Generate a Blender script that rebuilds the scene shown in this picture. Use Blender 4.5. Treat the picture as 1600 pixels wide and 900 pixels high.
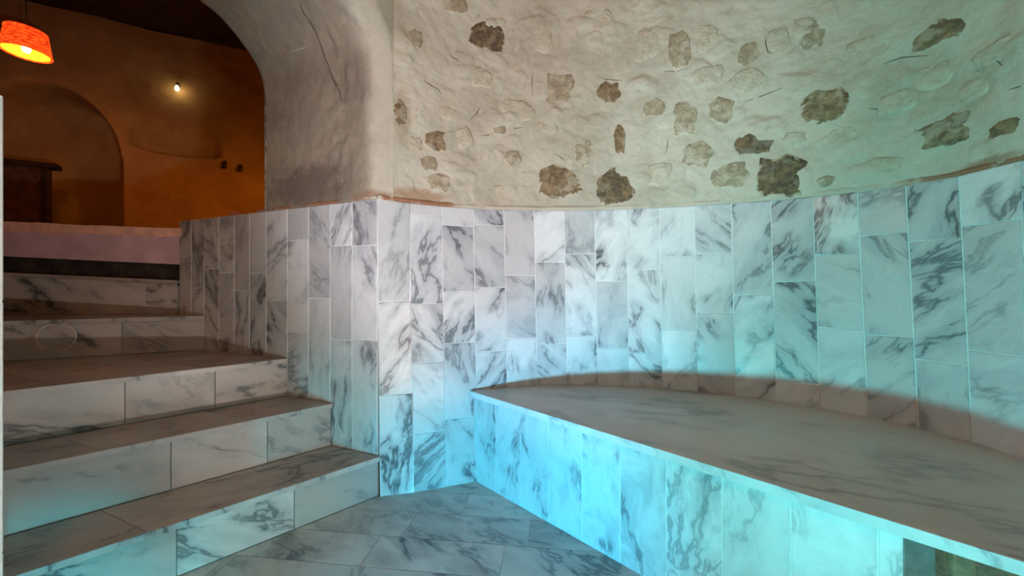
import bpy, bmesh, math, random
import numpy as np
from mathutils import Vector, Matrix
random.seed(7); rng = np.random.default_rng(7)
for o in list(bpy.data.objects): bpy.data.objects.remove(o)
S = bpy.context.scene; COL = S.collection

# ---------------------------------------------------------------- camera, world, light, exposure
F, EYE = 594.0, 0.92                      # focal length in pixels (1600 wide), camera height above the pool floor
RIM, SEAT = 1.317, 0.43                   # heights of tiled rim and bench seat
cam = bpy.data.cameras.new('camera'); cam.sensor_width = 36; cam.lens = F/1600*36; cam.clip_start = .02
co = bpy.data.objects.new('camera', cam); COL.objects.link(co)
co.location = (0, 0, EYE); co.rotation_euler = (math.pi/2, 0, 0); S.camera = co
w = bpy.data.worlds.new('world'); S.world = w; w.use_nodes = True
w.node_tree.nodes['Background'].inputs[0].default_value = (1.0, .80, .62, 1)
w.node_tree.nodes['Background'].inputs[1].default_value = 0.0
S.view_settings.view_transform = 'Standard'; S.view_settings.look = 'None'
S.view_settings.gamma = 1; S.view_settings.use_curve_mapping = False
S.view_settings.exposure = 0.0

def lamp(kind, loc, aim, color, energy, size=.12, **kw):
    l = bpy.data.lights.new(kw.get('name', 'lamp_light'), kind); l.color = color; l.energy = energy
    if kind == 'AREA': l.shape = 'DISK'; l.size = size
    else: l.shadow_soft_size = size
    if kind == 'SPOT': l.spot_size = kw.get('spot', 1.5); l.spot_blend = kw.get('blend', 1.0)
    o = bpy.data.objects.new(l.name, l); COL.objects.link(o); o.location = loc
    if aim is not None:
        o.rotation_euler = (Vector(aim)-Vector(loc)).to_track_quat('-Z', 'Y').to_euler()
    return o
# the underwater lamps set low in the pool wall behind the viewer, and one added for the stairs
POOL_LIGHTS = [  # position, aim, colour, watts, beam angle (degrees), blend
    ((-.40, -.84, .19), (.0, 1.9, 1.70), (.93, .87, .98), 255.0, 57, .9),
    ((-.68, -.64, .18), (1.46, 1.40, 1.10), (.07, .82, .86), 175.0, 62, 1.0),
    ((-.90, -.36, .17), (.04, 1.62, .06), (.002, .60, 1.0), 270.0, 44, 1.0),
    ((-1.05, .02, .13), (-.78, 1.62, .12), (.02, .80, .95), 60.0, 42, 1.0),
    ((1.15, -.58, .17), (-1.9, 1.85, .80), (1.0, .76, .64), 290.0, 46, 1.0),  # added warm lamp that brightens the risers, no known fixture
    ((.93, -.71, .12), (-1.28, 1.00, -.14), (.01, .76, .90), 300.0, 19, 1.0),
]
for p, a, c, e, sz, bl in POOL_LIGHTS: lamp('SPOT', p, a, c, e, .05, name='pool_lamp_light', spot=math.radians(sz), blend=bl)

# ---------------------------------------------------------------- helpers
def V(*a): return Vector(a)
def at_z(px, py, z):                      # pixel on a level plane at height z
    t = (z-EYE)*F/(450-py); return Vector(((px-800)/F*t, t, z))
def at_y(px, py, Y): return Vector(((px-800)/F*Y, Y, EYE+(450-py)/F*Y))
def at_line(px, A, d):                    # pixel column meets a plan line A + s d
    k = (px-800)/F; s = (k*A[1]-A[0])/(d[0]-k*d[1]); return Vector((A[0]+s*d[0], A[1]+s*d[1])), s
def zat(py, Y): return EYE+(450-py)/F*Y
def tag(o, label, cat=None, group=None, kind=None):
    o['label'] = label
    if cat: o['category'] = cat
    if group: o['group'] = group
    if kind: o['kind'] = kind
    return o
def empty(name, loc=(0, 0, 0)):
    o = bpy.data.objects.new(name, None); o.empty_display_size = .1; COL.objects.link(o); o.location = loc; return o
def wloc(o):
    p = Vector(o.location)
    while o.parent: o = o.parent; p = p+Vector(o.location)
    return p
def link(name, me, mat, parent=None, M=None):
    o = bpy.data.objects.new(name, me); COL.objects.link(o)
    if mat and not me.materials: me.materials.append(mat)
    M = M or Matrix.Identity(4)
    if parent:
        o.parent = parent
        M = parent_world(parent).inverted() @ M
    o.matrix_basis = M
    return o
def parent_world(p):
    M = p.matrix_basis.copy()
    while p.parent: p = p.parent; M = p.matrix_basis @ M
    return M
def mesh(name, vs, fs, smooth=False):
    me = bpy.data.meshes.new(name); me.from_pydata([tuple(v) for v in vs], [], fs); me.update()
    if smooth: me.polygons.foreach_set('use_smooth', [True]*len(me.polygons))
    return me
def grid_mesh(name, P, smooth=True, flip=False):     # P: (m,n,3) array
    m, n = P.shape[:2]; me = bpy.data.meshes.new(name)
    idx = np.arange(m*n).reshape(m, n)
    a, b, c, d = idx[:-1, :-1], idx[1:, :-1], idx[1:, 1:], idx[:-1, 1:]
    q = np.stack([a, b, c, d] if not flip else [a, d, c, b], -1).reshape(-1, 4)
    me.from_pydata(P.reshape(-1, 3).tolist(), [], q.tolist()); me.update()
    if smooth: me.polygons.foreach_set('use_smooth', [True]*len(me.polygons))
    return me
def offset_poly(pts, d):                  # inset a counter-clockwise convex outline
    n = len(pts); out = []
    for i in range(n):
        p0, p1, p2 = pts[i-1], pts[i], pts[(i+1) % n]
        e1 = (p1-p0).normalized(); e2 = (p2-p1).normalized()
        n1 = Vector((-e1.y, e1.x)); n2 = Vector((-e2.y, e2.x)); b = n1+n2
        if b.length < 1e-4: out.append(p1+n1*d); continue
        b.normalize(); out.append(p1+b*d/max(.35, b.dot(n1)))
    return out
def area2(p): return sum(p[i-1].x*p[i].y-p[i].x*p[i-1].y for i in range(len(p)))/2
def slab(name, poly, normal, thick, mat, parent, gap=.0014, cham=.0015, xdir=None, planar=False):
    """flat stone piece: outline poly (3D), front face on the outline plane, chamfered edge, given thickness"""
    c = sum(poly, Vector())/len(poly); nz = Vector(normal).normalized()
    x = Vector(xdir) if xdir is not None else poly[1]-poly[0]
    x = (x-nz*x.dot(nz)).normalized(); y = nz.cross(x)
    q = [(p-c) for p in poly]; p2 = [Vector((v.dot(x), v.dot(y))) for v in q]; h = [v.dot(nz) for v in q]
    if planar:                                # tilt the piece to its own best plane instead of warping it
        e1, e2 = (poly[1]+poly[2]-poly[0]-poly[3]), (poly[2]+poly[3]-poly[0]-poly[1]); m = e1.cross(e2).normalized(); nz = m if m.dot(nz) > 0 else -m
        x = (e1-nz*e1.dot(nz)).normalized(); y = nz.cross(x); p2 = [Vector((v.dot(x), v.dot(y))) for v in q]; h = [0.0]*len(q)
    if area2(p2) < 0: p2.reverse(); h.reverse()
    r1 = offset_poly(p2, gap); r2 = offset_poly(p2, gap+cham); n = len(p2)
    vs = [(v.x, v.y, z-thick) for v, z in zip(r1, h)]+[(v.x, v.y, z-cham) for v, z in zip(r1, h)]+[(v.x, v.y, z) for v, z in zip(r2, h)]
    fs = [list(range(2*n, 3*n)), list(range(n-1, -1, -1))]
    for k in (0, n):
        for i in range(n): j = (i+1) % n; fs.append([k+i, k+j, k+n+j, k+n+i])
    M = Matrix((( x.x, y.x, nz.x, c.x), (x.y, y.y, nz.y, c.y), (x.z, y.z, nz.z, c.z), (0, 0, 0, 1)))
    return link(name, mesh(name, vs, fs), mat, parent, M)
def prism(name, plan, z0, z1, mat, parent=None, org=None):   # vertical prism over a plan outline
    pl = [Vector((p[0], p[1])) for p in plan]
    if area2(pl) < 0: pl.reverse()
    c = org if org is not None else Vector((sum(p.x for p in pl)/len(pl), sum(p.y for p in pl)/len(pl), z0))
    n = len(pl); vs = [(p.x-c[0], p.y-c[1], z0-c[2]) for p in pl]+[(p.x-c[0], p.y-c[1], z1-c[2]) for p in pl]
    fs = [list(range(n-1, -1, -1)), list(range(n, 2*n))]+[[i, (i+1) % n, n+(i+1) % n, n+i] for i in range(n)]
    return link(name, mesh(name, vs, fs), mat, parent, Matrix.Translation(c))
def clip(poly, conv):                     # clip poly (2D) by convex ccw outline
    out = poly
    for i in range(len(conv)):
        a, b = conv[i], conv[(i+1) % len(conv)]; e = b-a; src, out = out, []
        f = lambda p: e.x*(p.y-a.y)-e.y*(p.x-a.x)
        for j in range(len(src)):
            p, q = src[j-1], src[j]; fp, fq = f(p), f(q)
            if (fp >= 0) != (fq >= 0): out.append(p+(q-p)*(fp/(fp-fq)))
            if fq >= 0: out.append(q)
        if len(out) < 3: return []
    return out
def lathe(name, prof, mat, parent, M, n=32, smooth=True):
    vs, fs = [], []; m = len(prof)
    for i in range(n):
        a = 2*math.pi*i/n
        vs += [(r*math.cos(a), r*math.sin(a), z) for r, z in prof]
    for i in range(n):
        j = (i+1) % n
        for k in range(m-1): fs.append([i*m+k, j*m+k, j*m+k+1, i*m+k+1])
    return link(name, mesh(name, vs, fs, smooth), mat, parent, M)
def tube(name, pts, rad, mat, parent=None, n=6):
    vs, fs = [], []; P = [Vector(p) for p in pts]; c = P[0].copy()
    for i, p in enumerate(P):
        d = (P[min(i+1, len(P)-1)]-P[max(i-1, 0)]).normalized()
        x = d.orthogonal().normalized() if i == 0 else (x-d*x.dot(d)).normalized()
        y = d.cross(x); r = rad[i] if isinstance(rad, (list, tuple)) else rad
        vs += [p-c+(x*math.cos(2*math.pi*k/n)+y*math.sin(2*math.pi*k/n))*r for k in range(n)]
    for i in range(len(P)-1):
        for k in range(n): fs.append([i*n+k, i*n+(k+1) % n, (i+1)*n+(k+1) % n, (i+1)*n+k])
    fs += [list(range(n-1, -1, -1)), [(len(P)-1)*n+k for k in range(n)]]
    return link(name, mesh(name, vs, fs, True), mat, parent, Matrix.Translation(c))
_L = {}
def vnoise(x, y, seed=0):
    T = _L.setdefault(seed, np.random.default_rng(seed+100).random((256, 256)))
    xi = np.floor(x).astype(int); yi = np.floor(y).astype(int); fx = x-xi; fy = y-yi
    fx = fx*fx*(3-2*fx); fy = fy*fy*(3-2*fy); g = lambda a, b: T[a % 256, b % 256]
    return (g(xi, yi)*(1-fx)+g(xi+1, yi)*fx)*(1-fy)+(g(xi, yi+1)*(1-fx)+g(xi+1, yi+1)*fx)*fy-.5
def fbm(x, y, oct=5, seed=0):
    s = 0; a = 1
    for k in range(oct): s = s+a*vnoise(x*2**k, y*2**k, seed+k); a *= .55
    return s

# ---------------------------------------------------------------- materials
class NT:
    def __init__(s, name):
        s.m = bpy.data.materials.new(name); s.m.use_nodes = True; s.t = s.m.node_tree; s.b = s.t.nodes['Principled BSDF']
    def n(s, typ, ins=None, **kw):
        d = s.t.nodes.new(typ)
        for k, v in kw.items(): setattr(d, k, v)
        for k, v in (ins or {}).items(): s.set(d.inputs[k], v)
        return d
    def set(s, sock, v):
        if isinstance(v, bpy.types.NodeSocket): s.t.links.new(v, sock)
        else: sock.default_value = v
    def math(s, op, a, b=0.0, c=0.0): return s.n('ShaderNodeMath', {0: a, 1: b, 2: c}, operation=op).outputs[0]
    def vmath(s, op, a, b=(0, 0, 0)): return s.n('ShaderNodeVectorMath', {0: a, 1: b}, operation=op).outputs[0]
    def noise(s, vec, scale, detail=4, rough=.55, dist=0.0):
        return s.n('ShaderNodeTexNoise', {'Vector': vec, 'Scale': scale, 'Detail': detail, 'Roughness': rough, 'Distortion': dist})
    def ramp(s, v, a, b, lo=0.0, hi=1.0):
        return s.n('ShaderNodeMapRange', {0: v, 1: a, 2: b, 3: lo, 4: hi}, interpolation_type='SMOOTHSTEP').outputs[0]
    def mix(s, f, a, b):
        d = s.n('ShaderNodeMix', data_type='RGBA'); s.set(d.inputs[0], f)
        s.set(d.inputs[6], a if not isinstance(a, tuple) else (*a, 1)); s.set(d.inputs[7], b if not isinstance(b, tuple) else (*b, 1))
        return d.outputs[2]
    def bump(s, h, strength=.3, dist=.01):
        s.set(s.b.inputs['Normal'], s.n('ShaderNodeBump', {'Height': h, 'Strength': strength, 'Distance': dist}).outputs[0])
    def out(s, col, rough=.5):
        s.set(s.b.inputs['Base Color'], col if not isinstance(col, tuple) else (*col, 1)); s.set(s.b.inputs['Roughness'], rough)
        return s.m
def plain(name, col, rough=.6, var=.12, scale=30, bump=.15):
    t = NT(name); c = t.n('ShaderNodeTexCoord').outputs['Object']; n = t.noise(c, scale, 5).outputs[0]
    dark = tuple(x*(1-2*var) for x in col); lite = tuple(min(1, x*(1+2*var)) for x in col)
    t.bump(n, bump, .01); return t.out(t.mix(t.ramp(n, .3, .7), dark, lite), rough)
def marble(name, white=(.80, .80, .785), grey=(.38, .40, .415), dark=(.08, .09, .10), angle=None, cloud=1.0, rough=.29, scale=.78):
    t = NT(name); c = t.n('ShaderNodeTexCoord').outputs['Object']; rnd = t.n('ShaderNodeObjectInfo').outputs['Random']
    r2 = t.math('FRACT', t.math('MULTIPLY', rnd, 17.31)); r3 = t.math('FRACT', t.math('MULTIPLY', rnd, 91.7)); r4 = t.math('FRACT', t.math('MULTIPLY', rnd, 331.3))
    ang = t.math('MULTIPLY_ADD', rnd, 2.2, .5) if angle is None else t.math('MULTIPLY_ADD', rnd, .5, angle)
    v = t.n('ShaderNodeVectorRotate', {'Vector': c, 'Angle': ang}, rotation_type='Z_AXIS').outputs[0]
    off = t.n('ShaderNodeCombineXYZ', {0: t.math('MULTIPLY', rnd, 57.), 1: t.math('MULTIPLY', r2, 43.), 2: t.math('MULTIPLY', r3, 31.)}).outputs[0]
    wv = t.vmath('ADD', v, off)
    warp = t.vmath('SUBTRACT', t.noise(wv, 7*scale, 3).outputs['Color'], (.5, .5, .5))
    wv2 = t.vmath('ADD', wv, t.vmath('MULTIPLY', warp, (.085, .085, .085)))
    st = t.vmath('MULTIPLY', wv2, (2.6*scale, 8.*scale, 5.*scale))
    n1 = t.noise(st, .9, 5, .6, .35).outputs[0]
    ridge = t.math('ABSOLUTE', t.math('SUBTRACT', n1, .5))
    thin = t.ramp(ridge, .0, .032, 1, 0); halo = t.ramp(ridge, .0, .15, 1, 0)
    mask = t.ramp(t.noise(t.vmath('ADD', wv, (9, 4, 2)), 5*scale, 3).outputs[0], .38, .58)
    n2 = t.noise(t.vmath('MULTIPLY', wv2, (4.5*scale, 8*scale, 6*scale)), 1.0, 6, .62, .6).outputs[0]
    cl = t.math('MULTIPLY', t.ramp(n2, .44, .74), t.math('MULTIPLY_ADD', t.math('POWER', r3, 1.6), .95*cloud, .15*cloud))
    tone = t.math('MULTIPLY_ADD', r2, .30, .76)
    base = t.vmath('MULTIPLY', t.n('ShaderNodeCombineXYZ', {0: white[0], 1: white[1], 2: white[2]}).outputs[0], t.n('ShaderNodeCombineXYZ', {0: tone, 1: tone, 2: tone}).outputs[0])
    col = t.mix(cl, base, grey)
    col = t.mix(t.math('MULTIPLY', t.math('MULTIPLY', halo, mask), t.math('MULTIPLY_ADD', t.math('POWER', r4, 1.2), .6, .32)), col, grey)
    col = t.mix(t.math('MULTIPLY', t.math('MULTIPLY', thin, mask), t.math('MULTIPLY_ADD', t.math('POWER', r4, 1.2), .6, .36)), col, dark)
    t.bump(n2, .05, .004)
    return t.out(col, t.math('MULTIPLY_ADD', n2, .2, rough-.1))
def limewash(name, base=(.62, .555, .43), lo=(.48, .42, .31), spots=(.30, .235, .16), stains=(), blend=None):
    t = NT(name); c = t.n('ShaderNodeTexCoord').outputs['Object']
    a = t.noise(c, 3.2, 6, .6).outputs[0]; b = t.noise(c, 22, 6, .65, .4).outputs[0]; d = t.noise(c, 75, 4, .6).outputs[0]
    col = t.mix(t.ramp(a, .38, .68), base, lo)
    col = t.mix(t.math('MULTIPLY', t.ramp(b, .56, .72), .5), col, tuple(min(1, x*1.18) for x in base))
    sm = t.math('MULTIPLY', t.ramp(b, .42, .33), t.ramp(t.noise(c, 5.5, 3).outputs[0], .52, .66))
    col = t.mix(t.math('MULTIPLY', sm, .65), col, spots)
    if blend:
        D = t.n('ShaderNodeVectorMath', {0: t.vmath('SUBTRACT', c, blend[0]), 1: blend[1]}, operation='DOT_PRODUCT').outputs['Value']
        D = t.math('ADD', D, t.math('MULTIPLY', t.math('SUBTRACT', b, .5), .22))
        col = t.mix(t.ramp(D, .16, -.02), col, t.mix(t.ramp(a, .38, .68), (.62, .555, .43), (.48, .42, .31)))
    for (p, rad, colr, k) in stains:
        dv = t.vmath('MULTIPLY', t.vmath('SUBTRACT', c, p), tuple(1/r for r in rad))
        L = t.n('ShaderNodeVectorMath', {0: dv}, operation='LENGTH').outputs['Value']
        L = t.math('ADD', L, t.math('MULTIPLY', t.math('SUBTRACT', b, .5), 1.3))
        col = t.mix(t.math('MULTIPLY', t.ramp(L, 1.25, .55), k), col, colr)
    h = t.math('ADD', t.math('MULTIPLY', b, 1.0), t.math('MULTIPLY', d, .35))
    t.bump(h, .55, .012); return t.out(col, .85)
def rubble(name, base, lo, wash=(.64, .59, .47), k=.5):
    t = NT(name); c = t.n('ShaderNodeTexCoord').outputs['Object']; rnd = t.n('ShaderNodeObjectInfo').outputs['Random']
    v = t.vmath('ADD', c, t.n('ShaderNodeCombineXYZ', {0: t.math('MULTIPLY', rnd, 40.), 1: rnd, 2: rnd}).outputs[0])
    a = t.noise(v, 26, 6, .65, .5).outputs[0]; b = t.noise(v, 70, 5, .6).outputs[0]; g = t.noise(v, 14, 4, .6).outputs[0]
    col = t.mix(t.ramp(a, .36, .66), lo, base)
    col = t.mix(t.math('MULTIPLY', t.ramp(g, .52, .62), k), col, wash)
    ed = t.n('ShaderNodeAttribute', attribute_name='edge').outputs['Fac']
    col = t.mix(t.ramp(t.math('ADD', ed, t.math('MULTIPLY', t.math('SUBTRACT', a, .5), 2.2)), .62, .95), col, wash)
    t.bump(t.math('ADD', a, t.math('MULTIPLY', b, .5)), .8, .015); return t.out(col, .8)
def glow(name, col, strength):
    t = NT(name); t.set(t.b.inputs['Emission Color'], (*col, 1)); t.b.inputs['Emission Strength'].default_value = strength
    c = t.n('ShaderNodeTexCoord').outputs['Object']; n = t.noise(c, 20, 2).outputs[0]
    return t.out(t.mix(n, col, tuple(x*.9 for x in col)), .4)

M_TILE = marble('white_veined_marble')
M_STEP = marble('step_marble', white=(.62, .58, .54), grey=(.36, .35, .34), angle=.1, rough=.33)
M_TREAD_DIM = marble('dimmed_tread_marble', white=(.56, .49, .43), grey=(.34, .30, .27), dark=(.12, .105, .095), angle=.0, cloud=1.2, rough=.38)  # pale marble browned, the dim warm light on treads put into colour
M_SEAT_DIM = marble('dimmed_seat_marble', white=(.56, .51, .465), grey=(.36, .33, .31), dark=(.14, .13, .125), angle=.12, cloud=.9, rough=.34, scale=.5)  # seat darkened in its colour where the low lamps miss it
M_FLOOR = marble('floor_marble', white=(.60, .575, .535), grey=(.30, .29, .28), angle=.2, cloud=1.2, rough=.36)
M_FRONT = marble('bench_front_marble', angle=1.3, cloud=.9, scale=1.05)
M_GROUT = plain('pale_grout', (.88, .87, .84), .8, .04, 60)
M_GROUTD = plain('floor_grout', (.62, .59, .54), .8, .06, 60)

# ---------------------------------------------------------------- plan of the pool wall from the joints seen in the photograph
TOPX = [589, 640, 691, 740, 787, 833, 880, 930, 980, 1031, 1085, 1141, 1204, 1270, 1339, 1414, 1500, 1593]
TOPY = [310, 318, 322.5, 325.5, 327.5, 328.5, 329, 329, 327, 325, 321, 317, 312.5, 308, 302, 290, 273, 252]
BOT = [(592, 775, 0), (645, 766, 0), (698, 757, 0), (741, 609, SEAT), (793, 604, SEAT), (838, 602, SEAT), (886, 601, SEAT), (935, 602, SEAT), (985, 604, SEAT),
       (1036, 607, SEAT), (1090, 611, SEAT), (1149, 618, SEAT), (1212, 627, SEAT), (1280, 638, SEAT), (1355, 651, SEAT), (1438, 668, SEAT), (1522, 692, SEAT), (1603, 718, SEAT)]
I = np.arange(18.)
TP = np.array([at_z(x, y, RIM)[:2] for x, y in zip(TOPX, TOPY)]); BP = np.array([at_z(*b)[:2] for b in BOT])
def fit(P): return [np.polyfit(I, P[:, k], 5) for k in (0, 1)]
FT, FB = fit(TP), fit(BP)
REAR = [(1.62, .62), (1.43, -.15), (.95, -.80), (.28, -1.05), (-.42, -.90), (-.92, -.40), (-1.10, .22), (-1.05, .7855)]
NR = 40.0                                   # curve parameter runs 0..17 along the seen wall, 17..NR behind the viewer
def _cr(P, u):
    n = len(P)-1; x = min(max(u*n, 0), n-1e-6); k = int(x); f = x-k
    p = [np.array(P[max(0, min(n, k+j))]) for j in (-1, 0, 1, 2)]
    return .5*((2*p[1])+(-p[0]+p[2])*f+(2*p[0]-5*p[1]+4*p[2]-p[3])*f*f+(-p[0]+3*p[1]-3*p[2]+p[3])*f**3)
def top_at(i):
    if i <= 17: return np.array([np.polyval(f, i) for f in FT])
    return _cr([top_at(17.)]+REAR, (i-17)/(NR-17))
def bot_at(i):                               # plan position at seat height
    if i <= 17: return np.array([np.polyval(f, i) for f in FB])
    return _cr([bot_at(17.)]+REAR, (i-17)/(NR-17))
def wall_pt(i, z):
    a, b = bot_at(i), top_at(i); f = (z-SEAT)/(RIM-SEAT)
    p = a+(b-a)*f; return Vector((p[0], p[1], z))
def wall_n(i, z=.9):
    a, b = wall_pt(max(i-.2, 0), z), wall_pt(min(i+.2, NR), z); d = (b-a).normalized()
    n = Vector((d.y, -d.x, 0)); c = Vector((.25, .5, 0))-Vector((*wall_pt(i, z)[:2], 0))
    return n if n.dot(c) > 0 else -n
def z_on(px, py, i):                         # height of a pixel on the pool wall near column parameter i
    z = .9
    for _ in range(12): z = EYE+(450-py)/F*wall_pt(i, z).y
    return z
C0 = Vector(top_at(0.)); CH = Vector((-.9245, .3812)); ACROSS = Vector((-.4552, -.8904))   # corner, stair side direction, direction across the stairs
CHL = 1.49
def cheek_pt(s, z): return Vector((C0.x+CH.x*s, C0.y+CH.y*s, z))
NCH = Vector((-CH.y, CH.x, 0)); NCH = NCH if NCH.dot(Vector((-.4552, -.8904, 0))) > 0 else -NCH
L0 = C0+ACROSS*1.0
NEAR = top_at(NR)

# ---------------------------------------------------------------- tiled pool walls
def tiled_columns(root, cols, norm, mat, z0=0.0):
    for pa, pb, zs, nrm in cols:
        zs = [z0]+sorted(zs)+[RIM]
        for a, b in zip(zs, zs[1:]):
            if b-a < .015: continue
            slab('tile', [pa(a), pb(a), pb(b), pa(b)], nrm, .009, mat, root)
def backing(name, pts, z0, z1, depth, label, kind='structure', mat=M_GROUT, zs=None):
    """wall core behind the tiles; pts(z) gives the face outline, nrm the way in"""
JOINTS = {0: [471, 617], 1: [337, 475, 567, 676], 2: [353, 456, 536, 653], 3: [352, 449, 549], 4: [431, 529], 5: [410, 538], 6: [397, 525], 7: [440, 545],
          8: [422, 552], 9: [401, 515], 10: [396, 489], 11: [461], 12: [440, 597], 13: [397, 513], 14: [366, 525], 15: [375, 566], 16: [349, 552]}
def wall_core(name, ii, label):
    o = empty(name); vs = []; zz = list(np.linspace(0, RIM, 14)); n = len(ii)
    P = np.zeros((n, 16, 3))
    for k, i in enumerate(ii):
        nn = wall_n(i)
        for j, z in enumerate(zz): P[k, j] = wall_pt(i, z)-nn*.0042
        P[k, 14] = wall_pt(i, RIM)-nn*.16; P[k, 15] = wall_pt(i, 0)-nn*.16
    link('core', grid_mesh('core', P, False), M_GROUT, o)
    return tag(o, label, 'wall', kind='structure')
wb = wall_core('wall_back', [*range(18), 17.6], 'curved pool wall of upright white veined marble tiles behind the bench')
for k in range(18):
    i0, i1 = k, min(k+1, 17.6)
    zs = [z_on(0, y, k+.5) for y in JOINTS.get(k, [400, 600])]
    if k >= 3: zs = [z for z in zs if z > SEAT+.03]
    zs = [0]+sorted(zs)+[RIM]
    if k >= 3: zs[0] = SEAT-.02
    for a, b in zip(zs, zs[1:]):
        p = [wall_pt(i0, a), wall_pt(i1, a), wall_pt(i1, b), wall_pt(i0, b)]
        slab('tile', p, wall_n(k+.5), .009, M_TILE, wb, .0019, planar=True)
wf = wall_core('wall_front', [*np.arange(17.6, NR-.1, .62), NR], 'marble tiled pool wall behind the viewer holding the pool lamps')
k = 17.6
while k < NR-.1:
    i1 = min(k+.62, NR); zs = [0]+[z for z in (random.uniform(.22, .42), random.uniform(.6, .78), random.uniform(.95, 1.15))]+[RIM]
    for a, b in zip(zs, zs[1:]):
        slab('tile', [wall_pt(k, a), wall_pt(i1, a), wall_pt(i1, b), wall_pt(k, b)], wall_n((k+i1)/2), .009, M_TILE, wf)
    k = i1
# side walls of the stairs
wl = empty('wall_left'); tag(wl, 'marble tiled side wall running up beside the stairs', 'wall', kind='structure')
def side_core(root, A, d, n, L, th=.16):
    a, b = A-n.xy*.0022, A+d*L-n.xy*.0022; prism('core', [a, b, b-n.xy*th, a-n.xy*th], 0, RIM-.001, M_GROUT, root)
side_core(wl, C0, CH, NCH, CHL)
cxs = [588, 550, 516, 482, 449, 416, 390, 366, 342, 319, 299, 281]
cj = [[384, 531], [384, 531], [466], [375, 520], [470], [426], [454], [380, 426], [420], [450], [400]]
ss = [max(0, at_line(x, C0, CH)[1]) for x in cxs]; ss[0] = 0; ss[-1] = CHL
for k in range(11):
    y = cheek_pt((ss[k]+ss[k+1])/2, 0).y
    zs = [0]+sorted(zat(v, y) for v in cj[k])+[RIM]
    for a, b in zip(zs, zs[1:]):
        slab('tile', [cheek_pt(ss[k], a), cheek_pt(ss[k+1], a), cheek_pt(ss[k+1], b), cheek_pt(ss[k], b)], NCH, .009, M_TILE, wl, .0019)
wr = empty('wall_right'); tag(wr, 'marble tiled side wall at the near end of the stairs', 'wall', kind='structure')
Lp = Vector((-1.05, .7855)); side_core(wr, Lp, CH, -NCH, CHL+.3)
k = 0
while k < CHL+.25:
    zs = [0, random.uniform(.3, .5), random.uniform(.75, 1.0), RIM]
    for a, b in zip(zs, zs[1:]):
        f = lambda s, z: Vector((Lp.x+CH.x*s, Lp.y+CH.y*s, z))
        slab('tile', [f(k, a), f(k+.155, a), f(k+.155, b), f(k, b)], -NCH, .009, M_TILE, wr)
    k += .155

# ---------------------------------------------------------------- bench
BA = Vector((-.184, 1.82)); BD = Vector((.703, -.711)); BN = Vector((.711, .703)); BE = 2.33
bp = lambda t, d=0.0: BA+BD*t+BN*d
def back_outline(t0, t1, z=SEAT):           # wall points between two distances along the bench
    return [wall_pt(i, z).xy for i in np.linspace(3.0, 26, 90) if t0 < (wall_pt(i, z).xy-BA).dot(BD) < t1 and (wall_pt(i, z).xy-BA).dot(BN) > .02]
bench = empty('marble_bench', (.6, 1.2, 0)); tag(bench, 'long marble bench with seat slab browned for dim light and lit blue front along the curved wall', 'bench')
T1, T2 = 1.435, 2.05
pts = back_outline(.0, 9)
prism('seat_slab', [bp(0, -.012), bp(BE, -.012)]+[p+ (Vector((.25, .6))-p).normalized()*.004 for p in reversed(pts)], SEAT-.026, SEAT, M_SEAT_DIM, bench)
prism('lit_edge', [bp(-.004, -.020), bp(BE, -.020), bp(BE, -.0125), bp(-.004, -.0125)], SEAT-.0265, SEAT-.0004, M_TILE, bench)  # slab edge in paler marble, light on its front put into colour
b2 = [p for p in pts if (p-BA).dot(BD) < T1+.03]
prism('body', [bp(.0, .0025), bp(T1-.003, .0025), bp(T1+.045, .05), bp(T1+.045, .42)]+[p-BN*.01 for p in reversed(b2) if (p-BA).dot(BD) < T1+.04 and (p-BA).dot(BN) > .1], 0, SEAT-.027, M_GROUT, bench)
prism('body', [bp(T2, .0025), bp(BE-.01, .0025), bp(BE-.01, .12), bp(T2, .42)], 0, SEAT-.027, M_GROUT, bench)
t = 0.0; k = 0
while t < T1-.01:
    e = min(t+.155, T1); e = T1 if T1-e < .03 else e
    p = lambda tt, z: Vector((*bp(tt), z))
    slab('tile', [p(t, 0), p(e, 0), p(e, SEAT-.028), p(t, SEAT-.028)], -BN.to_3d(), .009, M_FRONT, bench); t = e
for t in (T2, T2+.14): slab('tile', [p(t, 0), p(t+.14, 0), p(t+.14, SEAT-.028), p(t, SEAT-.028)], -BN.to_3d(), .009, M_FRONT, bench)
q0, q1 = bp(T1, 0), bp(T1+.047, .05); jn = Vector((-(q1-q0).y, (q1-q0).x, 0)); jn = jn if jn.dot(BD.to_3d()) > 0 else -jn
M_JAMB = plain('jamb_stone', (.20, .22, .20), .5, .12, 18)
slab('opening_jamb', [V(*q0, 0), V(*q1, 0), V(*q1, SEAT-.028), V(*q0, SEAT-.028)], jn, .012, M_JAMB, bench, 0, .001)
M_NICHE = rubble('niche_rubble', (.36, .17, .10), (.17, .085, .05), (.42, .26, .17), .3)
G = np.zeros((40, 24, 3))
for a in range(40):
    for b in range(24):
        t = T1+.05+(T2-T1-.05)*a/39; z = (SEAT-.028)*b/23
        G[a, b] = (*bp(t, .22+.02*math.sin(t*23+z*9)+.012*float(fbm(np.array(t*14), np.array(z*14), 4, 5))), z)
link('opening_back', grid_mesh('opening_back', G), M_NICHE, bench)
M_BLOCK = rubble('niche_block', (.46, .27, .15), (.30, .17, .10), (.46, .32, .2), .3)
slab('block', [V(*bp(T1+.075, .20), .02), V(*bp(T1+.115, .20), .02), V(*bp(T1+.115, .20), SEAT-.075), V(*bp(T1+.075, .20), SEAT-.075)], -BN.to_3d(), .05, M_BLOCK, bench, 0, .006)

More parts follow.
